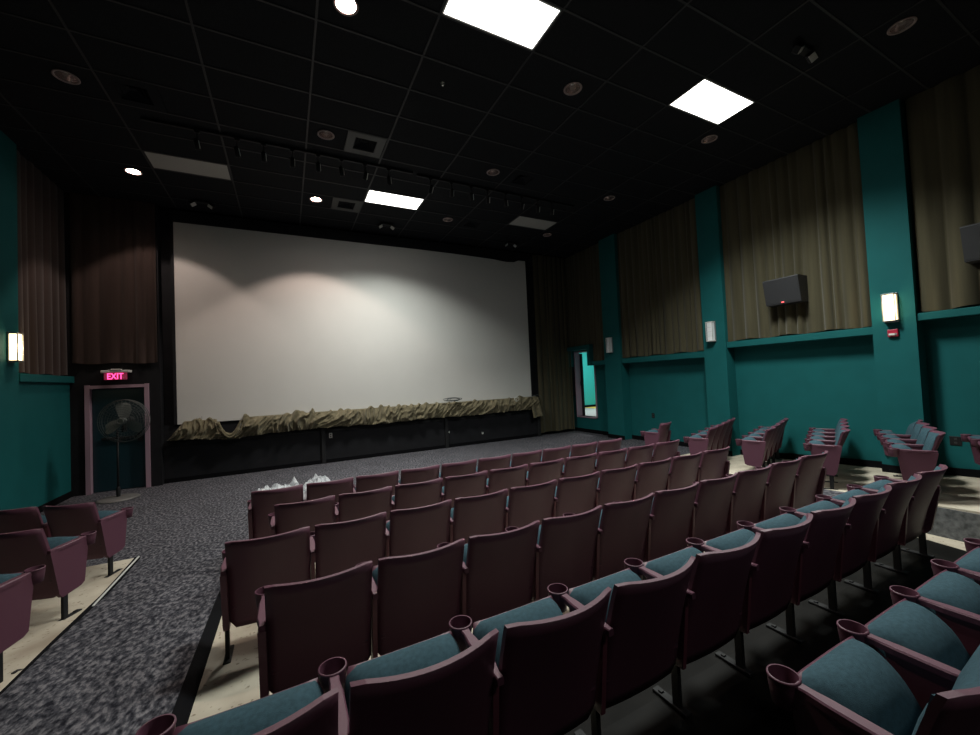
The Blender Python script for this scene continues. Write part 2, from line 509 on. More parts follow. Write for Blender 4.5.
ex = empty('exit_sign', (-2.955, 10.18, E + .315), 0, 'lit red EXIT sign over the dark door left of the screen', 'exit sign')
MB().box(-.165, .165, -.03, .03, 0, .135, .006).build('housing', M['exit_box'], ex)
MB().box(-.21, .21, -.045, .14, .137, .185, .008).box(-.06, .10, -.06, .0, .185, .205, .006).build('canopy', M['white_trim'], ex)
def text_mesh(txt, h, m, name, parent, loc, rot, depth=.004):
    cu = bpy.data.curves.new('t', 'FONT'); cu.body = txt; cu.size = h; cu.align_x = 'CENTER'; cu.extrude = depth; cu.offset = .001
    to = bpy.data.objects.new('t', cu); C.objects.link(to)
    bpy.context.view_layer.update()
    me = bpy.data.meshes.new_from_object(to.evaluated_get(bpy.context.evaluated_depsgraph_get()))
    bpy.data.objects.remove(to); me.materials.clear(); me.materials.append(m)
    o = obj(name, me, parent, loc); o.rotation_euler = rot
    return o
tx = text_mesh('EXIT', .165, M['exit_red'], 'letters', ex, (0, -.034, .010), (R(90), 0, 0)); tx.scale = (.72, 1, 1)

# ------------------------------------------------------------------ ceiling
px, py = 1.19, .604
gx0 = 1.575; gy0 = 3.27
cols = range(-5, 6); rws = range(-13, 12)
CANS = [(x, y) for y in (1.77, 4.17, 6.55, 8.95) for x in (-2.315, .65, 3.615, 6.57)]
VENTS = [(1.25, 6.54), (1.27, 8.94), (4.30, 6.54), (4.30, 8.90), (-1.75, 6.54)]
cell = lambda x, y: (math.floor((x - gx0) / px), math.floor((y - gy0) / py))
TROFF = {cell(2.1, -2.2): .16, cell(2.1, 3.5): 1, cell(5.7, 3.5): 1, cell(2.1, 8.3): 1, cell(-1.4, 8.3): 0, cell(5.7, 8.3): 0}
ceil = struct(MB().box(-3.99, 8.85, -4.2, 11.0, CEIL + .25, CEIL + .30).build('ceiling', M['black_wall']))
hole = {cell(*c): c for c in CANS}
vent_cells = {cell(*c): c for c in VENTS}
tile_me = MB().box(.006, px - .006, .006, py - .006, .006, .022).mesh('ceiling_tile', M['tile'])
def holed_tile(cx, cyy, r=.105, x0=.006, x1=px - .006, name='ceiling_tile'):
    mb = MB(); n = 24; vs = []
    y0, y1 = .006, py - .006
    angs = sorted([2 * math.pi * i / n for i in range(n)] + [math.atan2(yy - cyy, xx - cx) % (2 * math.pi) for xx in (x0, x1) for yy in (y0, y1)])
    n = len(angs)
    for a in angs:
        c, s_ = math.cos(a), math.sin(a)
        t = min([((x1 - cx) / c if c > 1e-9 else (x0 - cx) / c if c < -1e-9 else 1e9), ((y1 - cyy) / s_ if s_ > 1e-9 else (y0 - cyy) / s_ if s_ < -1e-9 else 1e9)])
        vs += [(cx + r * c, cyy + r * s_, .006), (cx + t * c, cyy + t * s_, .006), (cx + r * c, cyy + r * s_, .022), (cx + t * c, cyy + t * s_, .022)]
    fs = []
    for i in range(n):
        a = 4 * i; b = 4 * ((i + 1) % n)
        fs += [(a, b, b + 1, a + 1), (a + 2, a + 3, b + 3, b + 2), (a, a + 2, b + 2, b), (a + 1, b + 1, b + 3, a + 3)]
    return mb.add(vs, fs).mesh(name, M['tile'])
for i in cols:
    for j in rws:
        X = gx0 + i * px; Y = gy0 + j * py
        if Y > 10.5 or (i, j) in TROFF: continue
        if (i, j) in vent_cells: continue
        if (i, j) in hole:
            c = hole[(i, j)]; me = holed_tile(c[0] - X, c[1] - Y)
        else:
            me = tile_me
        obj('ceiling_tile', me, ceil, (X, Y, CEIL))
for i in range(-5, 7):
    X = gx0 + i * px
    MB().box(X - .012, X + .012, -4.1, YF + .1, CEIL - .004, CEIL + .008).build('grid_bar', M['tbar'], ceil)
for j in range(-12, 12):
    Y = gy0 + j * py
    MB().box(-3.95, 8.8, Y - .012, Y + .012, CEIL - .003, CEIL + .0075).build('grid_bar', M['tbar'], ceil)

def troffer(i, j, on, label):
    X = gx0 + i * px; Y = gy0 + j * py
    e = empty('ceiling_panel_light', (X + px / 2, Y + py / 2, CEIL), 0, label, 'ceiling light', 'rectangular panel lights in the ceiling grid')
    a, b = px / 2 - .012, py / 2 - .012
    fr = MB().box(-a, a, -b, -b + .018, -.004, .03).box(-a, a, b - .018, b, -.004, .03).box(-a, -a + .018, -b, b, -.004, .03).box(a - .018, a, -b, b, -.004, .03)
    fr.build('frame', M['white_trim'] if on else M['tbar'], e)
    MB().box(-a + .018, a - .018, -b + .018, b - .018, 0, .012).build('diffuser', M['troffer_on'] if on else M['panel_off'], e)
    if on:
        L = bpy.data.lights.new('panel_lamp', 'AREA'); L.shape = 'RECTANGLE'; L.size = 2 * a - .06; L.size_y = 2 * b - .06
        L.energy = TROFFER_W if on == 1 else TROFFER_W * on; L.spread = R(126); L.color = (.95, 1.0, .945)
        lo = bpy.data.objects.new('panel_lamp', L); lo.location = (0, 0, -.006); lo.parent = e; C.objects.link(lo)
troffer(*cell(2.1, 3.5), .85, 'glowing rectangular ceiling light cut by the top edge of the photo')
troffer(*cell(5.7, 3.5), 1.45, 'glowing rectangular ceiling light on the right, beside a dark round downlight')
troffer(*cell(2.1, 8.3), 1, 'glowing rectangular ceiling light just above the screen, smallest lit one')
troffer(*cell(-1.4, 8.3), 0, 'unlit grey rectangular ceiling panel above the left end of the screen')
troffer(*cell(5.7, 8.3), 0, 'unlit grey rectangular ceiling panel above the right end of the screen')

troffer(*cell(2.1, -2.2), .16, 'added dim fill panel in the rear ceiling, unseen behind the camera')  # made-up rear panel, added to brighten the fifth-row seat backs

LIT = {(-2.315, 8.95), (.65, 8.95), (.65, 4.17)}
can_lab = {(-2.315, 8.95): 'lit round downlight near the ceiling corner above the exit door',
           (.65, 8.95): 'lit round downlight between the dark vent and the left of the screen top',
           (.65, 4.17): 'lit round downlight at the top edge of the photo',
           (3.615, 8.95): 'dark round downlight right of the small lit panel above the screen',
           (6.57, 8.95): 'dark round downlight beyond the right unlit ceiling panel',
           (-2.315, 6.55): 'dark round downlight in the black upper left ceiling',
           (.65, 6.55): 'dark round downlight just left of the square ceiling vent',
           (3.615, 6.55): 'dark round downlight above the right-hand light track',
           (6.57, 6.55): 'dark round downlight high over the curtain nearest the screen',
           (3.615, 4.17): 'dark rosy round downlight between the two large lit panels',
           (6.57, 4.17): 'dark round downlight just below the large lit panel on the right',
           (6.57, 1.77): 'dim round downlight at the upper right above the rear curtain',
           (-2.315, 4.17): 'dark round downlight in the left ceiling outside the picture',
           (-2.315, 1.77): 'dark round downlight in the rear left ceiling',
           (.65, 1.77): 'dark round downlight above the rear seats on the left',
           (3.615, 1.77): 'dark round downlight above the rear seats on the right'}
ring_me = MB().lathe([(.102, .0), (.125, -.002), (.127, -.008), (.118, -.012), (.102, -.008)], 28, closed=True).mesh('trim_ring', M['trim_ring'])
refl_me = MB().lathe([(.103, 0), (.092, .06), (.078, .10), (.055, .125), (.0, .13)], 24).mesh('reflector', M['reflector'])
bulb_on = MB().lathe([(0, .035), (.05, .04), (.085, .06), (.08, .09), (.05, .115), (0, .12)], 18).mesh('bulb', M['can_on'])
bulb_off = MB().lathe([(0, .055), (.02, .058), (.032, .072), (.03, .095), (.015, .115), (0, .12)], 12).mesh('bulb', M['white'])
for c in CANS:
    e = empty('downlight', (c[0], c[1], CEIL), 0, can_lab[c], 'downlight', 'round recessed downlights in the ceiling')
    obj('trim_ring', ring_me, e); obj('reflector', refl_me, e); obj('bulb', bulb_on if c in LIT else bulb_off, e)
    if c in LIT:
        L = bpy.data.lights.new('downlight_lamp', 'SPOT'); L.energy = CAN_W * (.6 if c[0] < 0 else 1); L.spot_size = R(108); L.spot_blend = .25
        L.shadow_soft_size = .04; L.color = (1.0, .80, .70)
        lo = bpy.data.objects.new('downlight_lamp', L); lo.location = (0, 0, .02); lo.parent = e; C.objects.link(lo)
        if c[0] < 0:                                  # this lamp is turned towards the screen
            L.spot_size = R(86); lo.rotation_euler = (R(14), 0, R(-8))

vlab = ['square dark ceiling vent beside the downlight above the left light track', 'dim square ceiling vent left of the small lit panel',
        'faint dark ceiling vent above the right-hand light track', 'dark ceiling vent right of the small dark downlight near the screen',
        'barely visible vent in the black upper left ceiling']
for k, c in enumerate(VENTS):
    i, j = cell(*c); X = gx0 + i * px; Y = gy0 + j * py
    e = empty('ceiling_vent', (X + px / 2, Y + py / 2, CEIL), 0, vlab[k], 'air vent', 'square vents in the ceiling grid')
    dx = c[0] - (X + px / 2); dx = max(-px / 2 + .31, min(px / 2 - .31, dx))
    lit = M['vent'] if k < 2 else M['tile']
    s = .295
    mb = MB()
    for (a, b2, c2, d) in ((-s, s, -s + .0, -.17), (-s, s, .17, s - .0), (-s, -.17, -.17, .17), (.17, s, -.17, .17)):
        mb.box(dx + a, dx + b2, c2 * .98, d * .98, -.006, .012)
    mb.build('face_plate', lit, e)
    for q, t in enumerate((.165, .12, .075, .03)):
        v2 = MB(); z = .012 + .012 * q
        v2.add([(dx - t, -t, z), (dx + t, -t, z), (dx + t, t, z), (dx - t, t, z), (dx - t + .03, -t + .03, z + .03), (dx + t - .03, -t + .03, z + .03), (dx + t - .03, t - .03, z + .03), (dx - t + .03, t - .03, z + .03)] if t > .03 else
               [(dx - t, -t, z), (dx + t, -t, z), (dx + t, t, z), (dx - t, t, z), (dx - t, -t, z + .01), (dx + t, -t, z + .01), (dx + t, t, z + .01), (dx - t, t, z + .01)],
               [(0, 1, 5, 4), (1, 2, 6, 5), (2, 3, 7, 6), (3, 0, 4, 7)] + ([(3, 2, 1, 0)] if t <= .03 else []))
        v2.build('louvre', M['tile'], e)
    # remaining part of the cell
    a0, a1 = -px / 2 + .006, dx - s - .002; b0, b1 = dx + s + .002, px / 2 - .006
    if (i, j) in hole:
        hc_ = hole[(i, j)]
        obj('filler_tile', holed_tile(hc_[0] - X, hc_[1] - Y, .105, a0 + px / 2, a1 + px / 2, 'filler_tile'), e, (-px / 2, -py / 2, 0))
    elif a1 > a0 + .01: MB().box(a0, a1, -py / 2 + .006, py / 2 - .006, .006, .022).build('filler_tile', M['tile'], e)
    if b1 > b0 + .01: MB().box(b0, b1, -py / 2 + .006, py / 2 - .006, .006, .022).build('filler_tile', M['tile'], e)

e = empty('sprinkler_head', (1.95, 4.80, CEIL), 0, 'tiny sprinkler head in the ceiling below the large lit panel', 'sprinkler')
MB().lathe([(.0, -.03), (.018, -.03), (.018, -.025), (.006, -.02), (.006, .0), (.03, .003), (.03, .008), (0, .008)], 14).build('head', M['chrome'], e)

# twin-head emergency lights
EM = [(-1.46, 9.86, 'twin-head emergency light in the dark above the upper left screen corner'),
      (2.28, 9.70, 'twin-head emergency light under the small lit ceiling panel'),
      (5.87, 9.82, 'twin-head emergency light below the right unlit ceiling panel'),
      (5.82, 2.44, 'twin-head emergency light at the upper right of the ceiling')]
for x, y, lab in EM:
    e = empty('emergency_light', (x, y, CEIL), 0, lab, 'emergency light', 'twin-head emergency lights on the ceiling')
    MB().box(-.14, .14, -.05, .05, -.045, 0, .008).build('body', M['black'], e)
    for s_ in (-1, 1):
        mt = Matrix.Translation((s_ * .16, -.02, -.085)) @ Matrix.Rotation(R(35 * s_), 4, 'Y') @ Matrix.Rotation(R(-35), 4, 'X')
        h = MB().box(-.055, .055, -.045, .045, -.04, .035, .008, mt).tube([(s_ * .12, 0, -.03), (s_ * .15, -.01, -.075)], .012).build('lamp_head', M['black'], e)
        MB().box(-.045, .045, -.036, .036, -.048, -.0405, 0, mt).build('lens', M['panel_off'], h)

# track lights
def track(x0, x1, y, xs, label, names):
    e = empty('light_track', ((x0 + x1) / 2, y, CEIL), 0, label, 'light track', 'black light tracks on the ceiling')
    MB().box(x0 - (x0 + x1) / 2, x1 - (x0 + x1) / 2, -.018, .018, -.035, -.004).build('rail', M['black'], e)
    for k, x in enumerate(xs):
        h = empty('track_lamp', (x, y, CEIL - .035), 0, names(k), 'spotlight', 'small black spotlights on the ceiling tracks')
        MB().box(-.035, .035, -.016, .016, -.03, 0, .004).tube([(0, 0, -.03), (0, 0, -.15)], .008).build('stem', M['black'], h)
        mt = Matrix.Translation((0, .0, -.21)) @ Matrix.Rotation(R(random.uniform(8, 22)), 4, 'X') @ Matrix.Rotation(R(random.uniform(-12, 12)), 4, 'Y')
        hd = MB().lathe([(.012, .085), (.03, .075), (.034, .05), (.036, -.07), (.030, -.07), (.028, -.05), (0, -.04)], 16, mtx=mt).build('lamp_head', M['black'], h)
        MB().box(.026, .036, -.036, -.026, -.06, .05, 0, mt).build('glint_clip', M['white'], h)  # clip coloured white to stand in for the bright glint of chrome
        MB().lathe([(.0, -.044), (.026, -.048), (.0285, -.056), (0, -.056)], 12, mtx=mt).build('lens', M['chrome'], hd)
track(-1.75, 2.21, 7.13, [-1.10, -.59, -.23, .18, .57, .94, 1.34, 1.76], 'left black light track running across the ceiling before the screen',
      lambda k: '%s spotlight from the left on the left-hand ceiling track' % ORD[k + 1])
track(2.30, 6.05, 7.17, [2.57, 3.0, 3.43, 3.80, 4.23, 4.63, 5.04, 5.42], 'right black light track running across the ceiling before the screen',
      lambda k: '%s spotlight from the left on the right-hand ceiling track' % ORD[k + 1])

# ------------------------------------------------------------------ screen
SX0, SX1, SZ0, SZ1 = -2.07, 6.78, E - .66, E + 3.655
sc = empty('cinema_screen', ((SX0 + SX1) / 2, 10.5, SZ0), 0, 'large blank white cinema screen filling the front wall', 'screen')
hw = (SX1 - SX0) / 2; hh = SZ1 - SZ0
# surface, with the sagging black masking at its upper right corner
prof = [(-hw, 0), (hw, 0), (hw, hh)]
MB().prism([(-hw, 0), (hw, 0), (hw, hh), (-hw, hh)], 'y', -.03, .0).build('screen_surface', M['screen'], sc)
mb = MB()
mb.box(-hw - .05, -hw, -.05, .05, 0, hh + .05)
mb.box(hw, hw + .05, -.05, .05, 0, hh + .05)
n = 60
top = []
for i in range(n + 1):
    x = -hw - .05 + (2 * hw + .1) * i / n
    t = (x + hw) / (2 * hw)
    sag = 0.0
    if .88 < t < .965: sag = .05 + .035 * math.sin((t - .88) / .085 * math.pi)
    elif t <= .88: sag = .05 * max(0, (t - .55) / .33) ** 2
    top.append((x, hh - sag))
mb.prism([(-hw - .05, hh + .25)] + top + [(hw + .05, hh + .25)], 'y', -.07, -.035)
mb.build('black_masking', M['black_wall'], sc)
MB().box(-hw + .42, -hw + .425, -.0335, -.0305, .06, .14).box(-hw + .43, -hw + .45, -.0335, -.0305, .04, .05).build('scuff', M['vent'], sc)

# ------------------------------------------------------------------ curtains
def curtain(name, p0, p1, z0, z1, normal, m, label, amp=.045, wl=.15, seed=0, dirs=None):
    rnd = random.Random(seed)
    p0 = Vector(p0); p1 = Vector(p1); L = (p1 - p0).length; d = (p1 - p0) / L
    nrm = Vector(normal)
    # irregular folds
    folds = []; t = 0
    while t < L:
        wv = wl * rnd.uniform(.6, 1.55); folds.append((t, wv, rnd.uniform(.55, 1.25), rnd.uniform(-.03, .03))); t += wv
    def off(t, v):
        for a, wv, k, ln in folds:
            if a <= t < a + wv:
                ph = (t - a) / wv
                return amp * k * (math.sin(ph * math.pi) ** .8) * (1.0 - .55 * v)
        return 0
    nu = int(L / .016) + 2; nv = 9
    e = empty(name, (p0 + p1) / 2 + Vector((0, 0, z0)), 0, label, 'curtain', 'pleated curtains on the walls')
    c0 = (p0 + p1) / 2
    mb = MB()
    def fn(u, v):
        t = u * L * .9999
        sway = .018 * math.sin(t * 5.1 + 2.5 * v + seed) * (1 - v)
        q = p0 + d * (t + sway * math.sin(math.pi * u)) + nrm * (off(t, v) + .012)
        zb = z0 + .012 * math.sin(t * 9 + seed) if v == 0 else z0 + (z1 - z0) * v
        return (q.x - c0.x, q.y - c0.y, zb - z0)
    mb.grid(nu, nv, fn)
    mb.build('fabric', m, e)
    return e
XC = 8.47
curtain('curtain', (XC, 8.86, 0), (XC, 10.58, 0), E + .94, CEIL - .01, (-1, 0, 0), M['curtain'], 'olive pleated curtain above the lit side opening beside the screen', seed=1, amp=.04)
curtain('curtain', (XC, 8.86, 0), (XC, 9.44, 0), E + .41, E + .96, (-1, 0, 0), M['curtain'], 'short olive curtain strip between the side opening and the first pilaster', seed=1, amp=.04)
curtain('curtain', (XC, 5.73, 0), (XC, 8.20, 0), E + .43, CEIL - .01, (-1, 0, 0), M['curtain'], 'olive pleated curtain between the two farthest teal pilasters of the right wall', seed=2, amp=.075)
curtain('curtain', (XC, 2.85, 0), (XC, 5.20, 0), E + .58, CEIL - .01, (-1, 0, 0), M['curtain'], 'olive pleated curtain behind the wall speaker on the right wall', seed=3, wl=.19, amp=.09)
curtain('curtain', (XC, -.08, 0), (XC, 2.30, 0), E + .71, CEIL - .01, (-1, 0, 0), M['curtain'], 'dark olive curtain at the right edge, rearmost on the right wall', seed=4, wl=.24, amp=.10)
curtain('curtain', (7.12, 10.60, 0), (8.46, 10.60, 0), .09, CEIL - .01, (0, -1, 0), M['curtain'], 'floor-length olive curtain hanging right of the screen', seed=5, amp=.06, wl=.17)
curtain('curtain', (-3.72, 8.66, 0), (-3.72, 10.28, 0), E + .42, CEIL - .01, (1, 0, 0), M['curtain_dark'], 'dark brown curtain on the left wall beside the lit sconce', seed=6, wl=.2, amp=.06)
curtain('curtain', (-3.62, 10.32, 0), (-2.33, 10.32, 0), E + .64, CEIL - .01, (0, -1, 0), M['curtain_dark'], 'dark brown curtain hanging above the EXIT sign', seed=8, wl=.2, amp=.06)
curtain('curtain', (-3.72, 5.78, 0), (-3.72, 8.06, 0), E + .43, CEIL - .01, (1, 0, 0), M['curtain_dark'], 'dark brown curtain on the left wall behind the lit sconce pilaster', seed=9, wl=.2, amp=.06)

# ------------------------------------------------------------------ khaki cloth along the stage edge
def drape():
    rnd = random.Random(5)
    x0, x1 = -2.22, 6.92
    e = empty('stage_drape', ((x0 + x1) / 2, 10.4, E - 1.0), 0, 'rumpled khaki cloth bunched along the bottom edge of the screen', 'cloth')
    cx = (x0 + x1) / 2
    ridges = []
    t = x0
    while t < x1:
        ridges.append((t, rnd.uniform(.018, .05), rnd.uniform(.2, 2.4), rnd.uniform(.008, .048), rnd.uniform(.3, .9), rnd.uniform(.25, .8))); t += rnd.uniform(.025, .10)
    bumps = [(rnd.uniform(x0, x1), rnd.uniform(.03, .10), rnd.uniform(.02, .06)) for _ in range(34)]
    def fn(u, v):
        x = x0 + (x1 - x0) * u
        top = -.600
        for bx, bw, bh in bumps:
            d_ = abs(x - bx) / bw
            if d_ < 1: top += bh * (1 - d_ * d_)
        bot = -1.0 + .012 * math.sin(x * 2.3) + .008 * math.sin(x * 13)
        h = abs(x + 1.13)
        if x < -1.95: top = -.60 - (-1.95 - x) * 1.35; bot += .02
        if h < .25:
            k = (1 - (h / .25) ** 2)
            top = min(top, -.60) - .33 * k ** .7
        if h < .5: bot -= .05 * math.cos(h / .5 * math.pi / 2)
        z = bot + (top - bot) * v
        y = -.04 - .07 * math.sin(math.pi * min(1, v * 1.1)) ** .7
        wv = 1.4 * noise.noise((x * .8, v * .7, 3.1))
        a_ = noise.noise((x * 3.2 - v * 1.1 + wv, v * .9, 0.0))
        b_ = noise.noise((x * 8.5 - v * 2.4 + wv * 2, v * 1.7, 5.0))
        c_ = noise.noise((x * 19 - v * 4.0 + wv * 4, v * 2.5, 9.0))
        y -= .075 * (1 - min(1, abs(a_) * 3.2)) ** 1.5 + .045 * (1 - min(1, abs(b_) * 3)) ** 1.5 + .014 * (1 - min(1, abs(c_) * 3))
        if v > .97: y = .02
        return (x - cx, y + .06, z + 1.0)
    mb = MB(); mb.grid(900, 22, fn); mb.build('cloth', M['drape'], e)
    def f2(u, v):
        x = 6.60 + .34 * u + .10 * (1 - v)
        return (x - cx, -.09 - .035 * math.sin(u * 9 + v) - .03 * (1 - v), -1.25 + .63 * v + .05 * u * (1 - v) + 1.0)
    MB().grid(24, 8, f2).build('hanging_flap', M['drape'], e)
    pts = [(-1.34 - cx + .42 * t, -.10 - .02 * math.sin(t * 3), -.66 + 1.0 - .30 * math.sin(math.pi * t) ** .8) for t in [i / 20 for i in range(21)]]
    MB().tube(pts, .030, 8).tube([(p[0] + .01, p[1] - .02, p[2] - .045) for p in pts[2:-2]], .026, 8).build('swag_roll', M['drape'], e)
drape()
def wires(x, z, label, n, col, sx, sz, seed):
    rnd = random.Random(seed)
    e = empty('cable_coil', (x, 10.27, z), 0, label, 'cable')
    for k in range(n):
        a, b, ph, oy = sx * rnd.uniform(.5, 1), sz * rnd.uniform(.5, 1), rnd.uniform(0, 6), rnd.uniform(-.03, .03)
        cx, cz = rnd.uniform(-.3, .3) * sx, rnd.uniform(0, .3) * sz
        MB().tube([(cx + a * math.cos(t), oy + .03 * math.sin(2 * t + ph), cz + b * math.sin(t) + .02) for t in [2 * math.pi * i / 22 for i in range(22)]], .006, 5, True).build('loop', M[col], e)
wires(4.05, E - .545, 'coil of grey cable lying on the khaki cloth below the screen', 6, 'wire', .28, .05, 3)
wires(6.10, E - .66, 'small loop of pale cable on the khaki cloth near its right end', 2, 'white', .07, .08, 4)
e = empty('hanging_wire', (6.78, 10.3, E - .60), 0, 'thin pale wire arching over the right end of the khaki cloth', 'cable')
MB().tube([(-.15, 0, -.02), (-.05, -.02, .04), (.1, -.03, .05), (.22, -.03, .0), (.24, -.02, -.1)], .007, 5).build('strand', M['wire'], e)

# ------------------------------------------------------------------ outlets and small wall fittings
def plate(x, y, z, face, m, label, w_=.075, h_=.12, g='small outlet plates on the walls'):
    rz = {'-y': 0, '-x': -math.pi / 2}[face]
    e = empty('outlet_plate', (x, y, z), rz, label, 'outlet', g)
    MB().box(-w_ / 2, w_ / 2, -.008, 0, -h_ / 2, h_ / 2, .003).build('cover', m, e)
    MB().box(-.014, .014, -.0115, -.008, .012, .042).box(-.014, .014, -.0115, -.008, -.042, -.012).build('sockets', M['black'] if m is not M['black'] else M['vent'], e)
plate(.92, YF, E - 1.205, '-y', M['panel_off'], 'pale outlet plate on the black wall right of the first post')
plate(4.00, YF, E - 1.43, '-y', M['white'], 'small white outlet just right of the second stage post', .05, .07)
plate(5.05, YF, E - 1.565, '-y', M['white'], 'small white outlet low on the black stage wall near its right end', .05, .07)
plate(WX, 7.45, E - 1.16, '-x', M['black'], 'small black outlet on the teal wall above the lone seat', .09, .13)
plate(WX, 2.10, E - 1.20, '-x', M['black'], 'black outlet box on the teal wall behind the rear right seats', .12, .13)

# ------------------------------------------------------------------ wall sconces
def sconce(x, y, side, lit, label):
    # local +y points away from the wall
    rz = R(90) if side < 0 else R(-90)
    e = empty('wall_sconce', (x, y, E + (.61 if side < 0 else .575)), rz, label, 'wall light', 'rectangular wall sconces on the pilasters')
    MB().box(-.085, .085, 0, .02, -.015, .435, .004).build('back_plate', M['grey_metal'], e)
    MB().box(-.078, .078, .015, .115, .405, .425, .004).box(-.078, .078, .015, .115, -.005, .015, .004).box(-.075, -.066, .1, .112, .0, .42).box(.066, .075, .1, .112, .0, .42).build('frame', M['grey_metal'] if lit else M['white_trim'], e)
    sh = M['sconce_on'] if lit else M['sconce_off']
    mb = MB(); prof = [(-.066, .02), (.066, .02), (.066, .085), (.045, .105), (-.045, .105), (-.066, .085)]
    mb.prism(prof, 'z', .015, .405)
    mb.build('shade', sh, e)
    if lit:
        L = bpy.data.lights.new('sconce_lamp', 'POINT'); L.energy = 1.3; L.color = (1.0, .78, .5); L.shadow_soft_size = .05
        lo = bpy.data.objects.new('sconce_lamp', L); lo.location = (0, .17, .21); lo.parent = e; C.objects.link(lo)
    for z in (.11, .205, .30):
        MB().box(-.067, .067, .1055, .108, z - .003, z + .003).build('rib', M['sconce_on_edge'] if lit else M['white_trim'], e)
sconce(XR, 8.56, -1, False, 'unlit white wall sconce on the teal pilaster nearest the screen')
sconce(XR, 5.49, -1, False, 'unlit white wall sconce on the middle teal pilaster')
sconce(XR, 2.59, -1, True, 'glowing wall sconce above the red alarm on the near right pilaster')
sconce(XL, 8.42, 1, True, 'glowing wall sconce at the left edge on the teal pilaster')
e = empty('fire_alarm_strobe', (XR, 2.585, E + .43), R(90), 'red fire alarm strobe below the lit sconce on the right', 'fire alarm')
MB().box(-.06, .06, 0, .035, -.06, .055, .006).build('housing', M['red'], e)
MB().prism([(-.048, .035), (.048, .035), (.03, .06), (-.03, .06)], 'z', -.035, -.005).build('strobe_lens', M['white'], e)

# ------------------------------------------------------------------ speakers
def speaker(yc, z, label, led=True):
    e = empty('wall_speaker', (8.40, yc, z), 0, label, 'speaker', 'charcoal wall speakers on the right curtains')
    mb = MB()
    mb.prism([(-.24, 0), (.0, .0), (.0, .47), (-.32, .47), (-.33, .45), (-.25, .0)], 'y', -.29, .29)
    mb.build('cabinet', M['speaker'], e)
    MB().prism([(-.252, .02), (-.334, .45), (-.340, .45), (-.258, .02)], 'y', -.275, .275).build('grille', M['speaker'], e)
    MB().box(-.02, .09, -.05, .05, .12, .34).build('bracket', M['black'], e)
    if led:
        MB().box(-.268, -.256, -.02, .02, .022, .038).build('red_light', M['led'], e)
speaker(3.98, E + 1.14, 'charcoal wall speaker on the curtain between two teal pilasters')
speaker(1.49, E + 1.28, 'charcoal wall speaker cut by the right edge of the photo', False)

# ------------------------------------------------------------------ pedestal fan
def fan():
    e = empty('pedestal_fan', (-2.76, 9.54, 0), R(-14), 'large pedestal fan with wire cage standing before the exit door', 'fan')
    MB().lathe([(0, 0), (.30, 0), (.30, .012), (.26, .03), (.06, .045), (0, .045)], 36).build('base', M['fan_base'], e)
    MB().tube([(0, 0, .04), (0, 0, E - .62)], .017, 10).lathe([(.03, .04), (.03, .2), (.02, .22)], 12).build('pole', M['black'], e)
    hc = Vector((.165, -.10, E - .455)); Rf = .375
    mt = Matrix.Translation(hc) @ Matrix.Rotation(R(90), 4, 'X') @ Matrix.Rotation(R(0), 4, 'Y')
    MB().lathe([(0, -.20), (.05, -.20), (.075, -.16), (.08, -.06), (.06, -.02), (0, -.02)], 20, mtx=mt).build('motor', M['black'], e)
    MB().box(hc.x - .09, hc.x - .06, -.02, .08, E - .66, E - .42).build('yoke', M['black'], e)
    g = MB()
    for r_, z_ in ((Rf, .0), (Rf, .05), (Rf, -.05)):
        g.tube([mt @ Vector((r_ * math.cos(a), r_ * math.sin(a), z_)) for a in [2 * math.pi * i / 48 for i in range(48)]], .006, 5, True)
    for k in range(1, 9):
        r_ = Rf * k / 9; z_ = .05 + .05 * (1 - (k / 9) ** 2)
        for s_ in (1, -1):
            g.tube([mt @ Vector((r_ * math.cos(a), r_ * math.sin(a), z_ * s_)) for a in [2 * math.pi * i / 40 for i in range(40)]], .0028, 4, True)
    for k in range(36):
        a = 2 * math.pi * k / 36
        for s_ in (1, -1):
            g.tube([mt @ Vector((r_ * math.cos(a), r_ * math.sin(a), s_ * (.05 + .05 * (1 - (r_ / Rf) ** 2)))) for r_ in (.05, .2, .3, Rf)], .0020, 4)
    g.build('wire_cage', M['wire'], e)
    for k in range(3):
        a0 = R(84 + 120 * k)
        vs = []; n = 12
        def bf(u, v):
            r_ = .05 + .27 * u; wd = .035 + .055 * math.sin(min(1, u * 1.1) * 2.2) + .01
            if u > .88: wd *= math.sqrt(max(.05, 1 - ((u - .88) / .125) ** 2))
            an = a0 + .12 * u; s_ = (v - .5) * 2 * wd
            p_ = Vector((r_ * math.cos(an) - s_ * math.sin(an), r_ * math.sin(an) + s_ * math.cos(an), .02 + (v - .5) * .07))
            return mt @ p_
        MB().grid(12, 6, bf).build('blade', M['fan_blade'], e)
    MB().lathe([(.06, .02), (.062, .06), (.05, .085), (.03, .09), (0, .09)], 20, mtx=mt).lathe([(.04, .108), (.055, .108), (.055, .114), (.04, .114)], 20, mtx=mt, closed=True).build('hub', M['fan_blade'], e)
fan()

